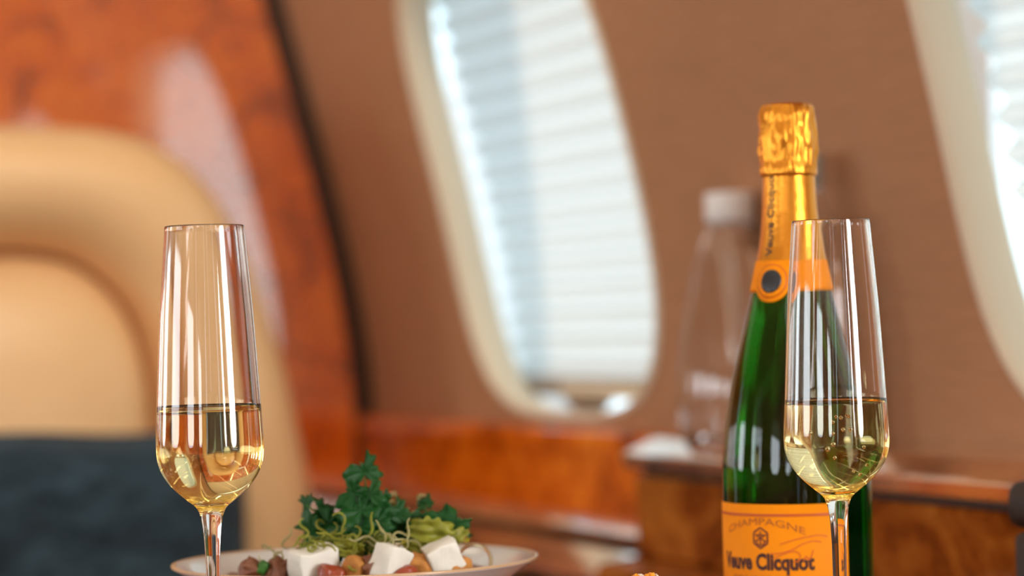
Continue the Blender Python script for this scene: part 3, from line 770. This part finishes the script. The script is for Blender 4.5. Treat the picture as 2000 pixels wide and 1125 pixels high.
LEAF = []
for k in range(72):
    a = 2 * PI * k / 72
    r = 0.42 + 0.50 * max(0.0, math.cos(1.5 * a)) ** 0.8 * (1 if a < PI / 2 or a > 1.5 * PI else 0.8) + 0.42 * max(0.0, math.cos(1.5 * (a - 2 * PI / 3.3))) ** 1.2 * (a < PI) + 0.42 * max(0.0, math.cos(1.5 * (a - 2 * PI + 2 * PI / 3.3))) ** 1.2 * (a > PI) + 0.085 * math.cos(11 * a)
    if abs(a - PI) < 0.6: r *= 0.35 + 0.65 * abs(a - PI) / 0.6
    LEAF.append((r * math.sin(a), r * math.cos(a)))
def leaflet(name, parent, centre, size, ang, tilt, curl, mat):
    mb = MB(); rows = []
    for q in (0.0, 0.35, 0.7, 1.0):
        rows.append([(x * q * size, curl * size * ((x * q) ** 2 + 0.5 * (y * q) ** 2) + 0.05 * size * math.sin(9 * math.atan2(x, y)) * q, y * q * size) for x, y in LEAF])
    o = mb.grid(rows, close_v=True).build(name, mat, parent)
    o.location = centre; o.rotation_euler = (tilt, ang, random.uniform(-0.5, 0.5))
    sd = o.modifiers.new('thickness', 'SOLIDIFY'); sd.thickness = 0.0004
    return o
def sprig(label, stem_px, leaves, y, mat='parsley'):
    base = at(*stem_px[-1], y)
    root = empty('parsley_sprig', base); tag(root, label, 'herb', 'parsley sprigs on the salad')
    pts = [at(px, py, y + 0.004 * math.sin(i)) - base for i, (px, py) in enumerate(stem_px)]
    MB().tube(pts[::-1], [0.0011 - 0.0006 * i / max(1, len(pts) - 1) for i in range(len(pts))], 7).build('stem', M['stem_green'], root)
    for (px, py, rp, deg) in leaves:
        dy = random.uniform(-0.010, 0.008)
        c_ = at(px, py, y + dy) - base
        leaflet('leaf', root, c_, rp * y * PXM * 1.3, R(deg), random.uniform(-0.55, 0.35), random.uniform(-0.5, 0.4), M[mat])
    return root
Y0 = 1.495
sprig('tall upright green parsley sprig at the middle of the salad', [(713, 935), (718, 985), (722, 1040), (724, 1085)], [(713, 920, 33, 5), (690, 962, 27, -28), (722, 966, 31, 6), (742, 985, 27, 22), (706, 998, 33, -10), (735, 1018, 33, 12), (700, 1030, 32, -20), (722, 1052, 32, 170), (715, 1085, 26, 190)], Y0)
sprig('parsley sprig reaching to the left edge of the salad', [(598, 986), (625, 1005), (655, 1035), (690, 1080)], [(600, 988, 25, -72), (628, 1002, 26, -30), (608, 1036, 27, -80), (640, 1026, 32, -25), (655, 1046, 34, -60), (622, 1052, 25, -100), (668, 1016, 30, 10), (672, 1040, 32, 20)], Y0 + 0.012)
sprig('parsley sprig lying on the right side of the salad', [(905, 1035), (880, 1020), (845, 1030), (800, 1060)], [(888, 1024, 28, 70), (864, 1012, 25, 20), (905, 1038, 17, 110), (846, 1022, 22, -30)], Y0 + 0.004)
sprig('parsley leaves between the tall sprig and the right sprig', [(778, 1000), (770, 1030), (760, 1060), (755, 1085)], [(776, 1002, 27, 0), (797, 1014, 27, 40), (764, 1024, 31, -20), (789, 1036, 29, 60), (760, 1050, 28, 180)], Y0 + 0.016)
sprig('small parsley tip standing behind the right side of the salad', [(832, 974), (832, 990), (831, 1010), (830, 1040)], [(832, 976, 13, 0), (827, 984, 9, -60), (838, 984, 9, 60)], Y0 + 0.03)

def curl(label, px, py, y, n, spread, mat, rad, name='frisee_leaf', length=0.022):
    base = at(px, py, y); root = empty(name, base); tag(root, label, 'salad leaf', 'frisee leaves on the salad')
    for k in range(n):
        p = Vector((random.uniform(-1, 1) * spread[0], random.uniform(-0.012, 0.010), random.uniform(-1, 1) * spread[1]))
        dv = Vector((random.uniform(-1, 1), random.uniform(-.4, .4), random.uniform(-0.5, 0.45))).normalized()
        ax = Vector((random.uniform(-.3, .3), 1, random.uniform(-.4, .4))).normalized()
        pts = []; tw = random.uniform(0.3, 0.7) * random.choice((-1, 1)); fr_, ph_ = random.uniform(0.15, 0.6), random.uniform(0, 3)
        for i in range(14):
            pts.append(p.copy()); p = p + dv * (length / 14)
            dv = Matrix.Rotation(tw * math.cos(i * fr_ + ph_), 3, ax) @ dv
        # flat ribbon strand with a little thickness
        mb = MB(); rows = [[], [], [], []]
        for i, q in enumerate(pts):
            t = (pts[min(i + 1, 13)] - pts[max(i - 1, 0)]).normalized()
            sd = t.cross(Vector((0, 1, 0.3))).normalized() * rad * (0.35 + 0.65 * math.sin(PI * (i + 0.6) / 14.2))
            nn = t.cross(sd).normalized() * 0.00025
            for rr, off_ in zip(rows, (sd + nn, -sd + nn, -sd - nn, sd - nn)): rr.append(q + off_)
        mb.grid(rows, close_u=True).build('strand', mat, root)
    return root
curl('pale curly salad leaf above the left cheese block', 628, 1060, Y0 - 0.012, 22, (0.014, 0.004), M['lettuce'], 0.0007)
curl('yellow green curly salad leaf left of the middle cheese block', 690, 1072, Y0 - 0.016, 13, (0.009, 0.006), M['lettuce'], 0.0008)
curl('wispy curly leaf bending over the middle cheese block', 770, 1062, Y0 - 0.018, 14, (0.009, 0.003), M['lettuce_pale'], 0.0006)
curl('pale leaf wisps behind the tall parsley sprig', 790, 992, Y0 + 0.03, 9, (0.016, 0.003), M['lettuce_pale'], 0.0011, length=0.013)
curl('thin dry leaf wisps at the left of the salad', 545, 1085, Y0 - 0.005, 7, (0.010, 0.005), M['lettuce_pale'], 0.0006)
# broad yellow-green leaves
def broad(label, px, py, y, wx, hz, ang, mat, ruff=0.25):
    base = at(px, py, y); n = 18; rows = []
    sd = Vector((random.random() * 9, random.random() * 9, 1))
    for i in range(n + 1):
        row = []
        for j in range(n + 1):
            u, v = -1 + 2 * i / n, -1 + 2 * j / n
            k = math.sqrt(1 - 0.5 * v * v); q = math.sqrt(1 - 0.5 * u * u)
            x, z = u * k * wx, v * q * hz
            nz = noise.noise(Vector((u * 1.7, v * 1.7, 0)) + sd)
            ed = 1 + 0.14 * math.sin(11 * math.atan2(v, u)) * max(abs(u), abs(v)) ** 3
            row.append((x * ed, ruff * wx * nz - 0.5 * z * 0.4 + 0.3 * wx * u * u, z * ed))
        rows.append(row)
    o = MB().grid(rows).build('salad_leaf', mat, None, base); o.rotation_euler = (0, ang, 0)
    m_ = o.modifiers.new('thickness', 'SOLIDIFY'); m_.thickness = 0.0006
    tag(o, label, 'salad leaf'); return o
broad('broad yellow green ruffled leaf on the right side of the salad', 842, 1040, Y0 - 0.008, 0.0135, 0.0085, R(8), M['lettuce'], 0.45)
broad('narrow yellow green leaf pointing right under the right parsley sprig', 885, 1052, Y0 - 0.004, 0.0095, 0.0045, R(-28), M['lettuce'], 0.3)
broad('yellow green leaf tucked behind the right cheese cube', 815, 1078, Y0 - 0.006, 0.0085, 0.0065, R(20), M['lettuce'], 0.4)
broad('olive green ruffled leaf above the left cheese block', 622, 1064, Y0 - 0.010, 0.0125, 0.0042, R(-12), M['lettuce_dark'], 0.5)
broad('yellow green ruffled leaf right of the left cheese block', 682, 1070, Y0 - 0.018, 0.0085, 0.0052, R(15), M['lettuce'], 0.5)
broad('dark olive leaf between the tall sprig and the middle cheese block', 742, 1062, Y0 - 0.012, 0.0080, 0.0050, R(-20), M['lettuce_dark'], 0.5)
# cheese, croutons and other bits
def bit(name, label, cat, px, py, y, size, rot, mat, bevel=0.0012, jit=0.0006, grp=None, sub=3):
    o = rbox(name, size, mat, None, at(px, py, y), rot, bevel=bevel, seg=2, sub=sub, jit=jit)
    return tag(o, label, cat, grp)
bit('cheese_cube', 'white cheese block at the left of the salad', 'cheese', 613, 1108, Y0 - 0.022, (0.025, 0.018, 0.022), (R(8), R(-7), R(32)), M['cheese'], jit=0.0022, grp='cheese cubes on the salad')
bit('cheese_cube', 'white cheese block at the middle with a bluish shaded side', 'cheese', 762, 1102, Y0 - 0.034, (0.0175, 0.017, 0.021), (R(12), R(14), R(48)), M['cheese'], jit=0.0022, grp='cheese cubes on the salad')
bit('cheese_cube', 'white cheese cube tilted on its corner at the right', 'cheese', 866, 1088, Y0 - 0.024, (0.0190, 0.017, 0.0175), (R(10), R(-24), R(12)), M['cheese'], jit=0.0016, grp='cheese cubes on the salad')
bit('crouton', 'golden toasted crouton between the middle and right cheese', 'crouton', 820, 1108, Y0 - 0.026, (0.015, 0.014, 0.013), (0.3, 0.4, 0.2), M['crouton'], 0.003, 0.002, 'croutons in the salad')
bit('crouton', 'reddish crouton under the right cheese cube', 'crouton', 893, 1110, Y0 - 0.022, (0.015, 0.014, 0.012), (0.1, -0.5, 0.6), M['crouton'], 0.003, 0.002, 'croutons in the salad')
bit('crouton', 'brown crouton in front of the tall parsley sprig', 'crouton', 700, 1112, Y0 - 0.026, (0.018, 0.014, 0.013), (0.5, 0.2, 0.9), M['crouton'], 0.003, 0.002, 'croutons in the salad')
bit('walnut', 'dark brown walnut piece at the far left of the salad', 'nut', 492, 1118, Y0 - 0.012, (0.014, 0.014, 0.013), (0.4, 0.6, 0.2), M['nut'], 0.004, 0.003, 'walnut pieces in the salad')
bit('walnut', 'brown walnut piece left of the left cheese block', 'nut', 548, 1114, Y0 - 0.016, (0.013, 0.013, 0.014), (0.2, 0.1, 0.7), M['nut'], 0.004, 0.003, 'walnut pieces in the salad')
bit('walnut', 'dark walnut piece between the left and middle cheese blocks', 'nut', 722, 1108, Y0 - 0.03, (0.011, 0.012, 0.012), (0.8, 0.1, 0.3), M['nut'], 0.004, 0.003, 'walnut pieces in the salad')
bit('roast_tomato', 'dark red tomato piece below the left cheese block', 'tomato', 648, 1122, Y0 - 0.034, (0.016, 0.012, 0.010), (0.1, 0.3, 0.1), M['tomato'], 0.004, 0.002, 'tomato pieces in the salad')
bit('roast_tomato', 'red tomato piece below the middle cheese block', 'tomato', 790, 1124, Y0 - 0.040, (0.014, 0.012, 0.008), (0.1, -0.3, 0.1), M['tomato'], 0.003, 0.002, 'tomato pieces in the salad')
bit('olive', 'small green olive piece at the left end of the salad', 'olive', 512, 1110, Y0 - 0.018, (0.006, 0.006, 0.009), (0.1, 0.5, 0.1), M['stem_green'], 0.002, 0.001)
# salad bed hidden below the pieces, so nothing hovers
bed = MB(); rows = []
for q in range(9):
    r = 0.088 * q / 8
    rows.append([(r * math.cos(2 * PI * k / 40), r * math.sin(2 * PI * k / 40), 0.0655 - 0.004 * (q / 8) ** 2 + 0.004 * noise.noise(Vector((r * 70 * math.cos(2 * PI * k / 40), r * 70 * math.sin(2 * PI * k / 40), 2))) * (q > 0)) for k in range(40)])
b_ = bed.grid(rows, close_v=True).build('salad_bed', M['nut'], None, BW); tag(b_, 'mixed dark salad leaves filling the white bowl', 'salad', None, 'stuff')
# onion slices and oil drops
def onion(label, px, py, y, w, h_, ang):
    mb = MB(); rows = []
    for i in range(13):
        t = PI * i / 12
        c_ = Vector((w * math.cos(t), 0, h_ * math.sin(t)))
        rows.append([c_ + Vector((0, 0.004 * math.cos(a), 0)) + c_.normalized() * 0.0012 * math.sin(a) for a in [2 * PI * k / 8 for k in range(8)]])
    o = mb.grid(rows, close_v=True).build('onion_slice', M['onion'], None, at(px, py, y)); o.rotation_euler = (0, ang, 0)
    tag(o, label, 'onion', 'onion slices on the salad')
onion('translucent onion slice at the right end of the salad', 925, 1100, Y0 - 0.012, 0.010, 0.011, R(25))
onion('translucent onion slice arching behind the tall parsley sprig', 768, 990, Y0 + 0.02, 0.004, 0.008, R(-6))
def drop(label, px, py, y, r):
    bm = bmesh.new(); bmesh.ops.create_uvsphere(bm, u_segments=16, v_segments=10, radius=r)
    for f in bm.faces: f.smooth = True
    for v in bm.verts: v.co.z *= 1.15 if v.co.z < 0 else 0.95
    me = bpy.data.meshes.new('oil_drop'); bm.to_mesh(me); bm.free()
    tag(link('oil_drop', me, M['oil'], None, at(px, py, y)), label, 'oil drop', 'oil drops on the salad')
drop('yellow oil drop hanging from the right leaf of the salad', 911, 1053, Y0 - 0.010, 0.0018)
drop('oil drop on the wisp beside the middle cheese block', 789, 1059, Y0 - 0.03, 0.0016)

# ------------------------------------------------------------------ little dish with the orange and white topping at the lower edge
DP = Vector((0.0683, 1.385, TZ))
dish = empty('small_dish', DP); tag(dish, 'small white dish below the orange and white garnish', 'dish')
MB().lathe(catmull([(0.0005, 0.0), (0.022, 0.0), (0.026, 0.003), (0.034, 0.018), (0.040, 0.034), (0.041, 0.0355), (0.040, 0.036), (0.033, 0.022), (0.024, 0.010), (0.0005, 0.009)], 5), 64).build('body', M['china'], dish)
MB().lathe([(0.0395, 0.0364), (0.0405, 0.0368), (0.0413, 0.0362), (0.0413, 0.0352)], 64).build('rim', M['china_rim'], dish)
TP = -0.1335 - HTB
rows = []
for q in range(11):
    r = 0.030 * q / 10
    rows.append([(r * math.cos(2 * PI * k / 36), r * math.sin(2 * PI * k / 36), TP - 0.004 - 0.038 * (q / 10) ** 2.2 + 0.003 * noise.noise(Vector((r * 140 * math.cos(2 * PI * k / 36), r * 140 * math.sin(2 * PI * k / 36), 5)))) for k in range(36)])
g = MB().grid(rows, close_v=True).build('dessert_mound', M['cream_food'], None, DP); tag(g, 'cream coloured mound in the small dish at the lower edge', 'food')
def chunk(label, px, py, y, size, rot, mat, nm):
    o = rbox(nm, size, mat, None, at(px, py, y), rot, bevel=0.0012, seg=2, sub=2, jit=0.0014); tag(o, label, 'garnish', 'garnish on the mound')
chunk('tallest orange garnish piece peeking over the lower picture edge', 1269, 1124.5, 1.380, (0.0050, 0.004, 0.0030), (0.1, -0.3, 0.2), M['carrot'], 'orange_piece')
chunk('orange garnish shred at the left of the tallest piece', 1241, 1127, 1.378, (0.0050, 0.003, 0.0022), (0, 0.1, 0.4), M['carrot'], 'orange_piece')
chunk('white garnish piece between two orange pieces', 1254, 1127, 1.384, (0.0040, 0.004, 0.0028), (0, 0.1, 0.2), M['cream_food'], 'white_piece')
chunk('pale garnish crumb right of the tallest orange piece', 1281, 1128, 1.381, (0.0036, 0.003, 0.0024), (0.2, 0.5, 0.1), M['cream_food'], 'white_piece')
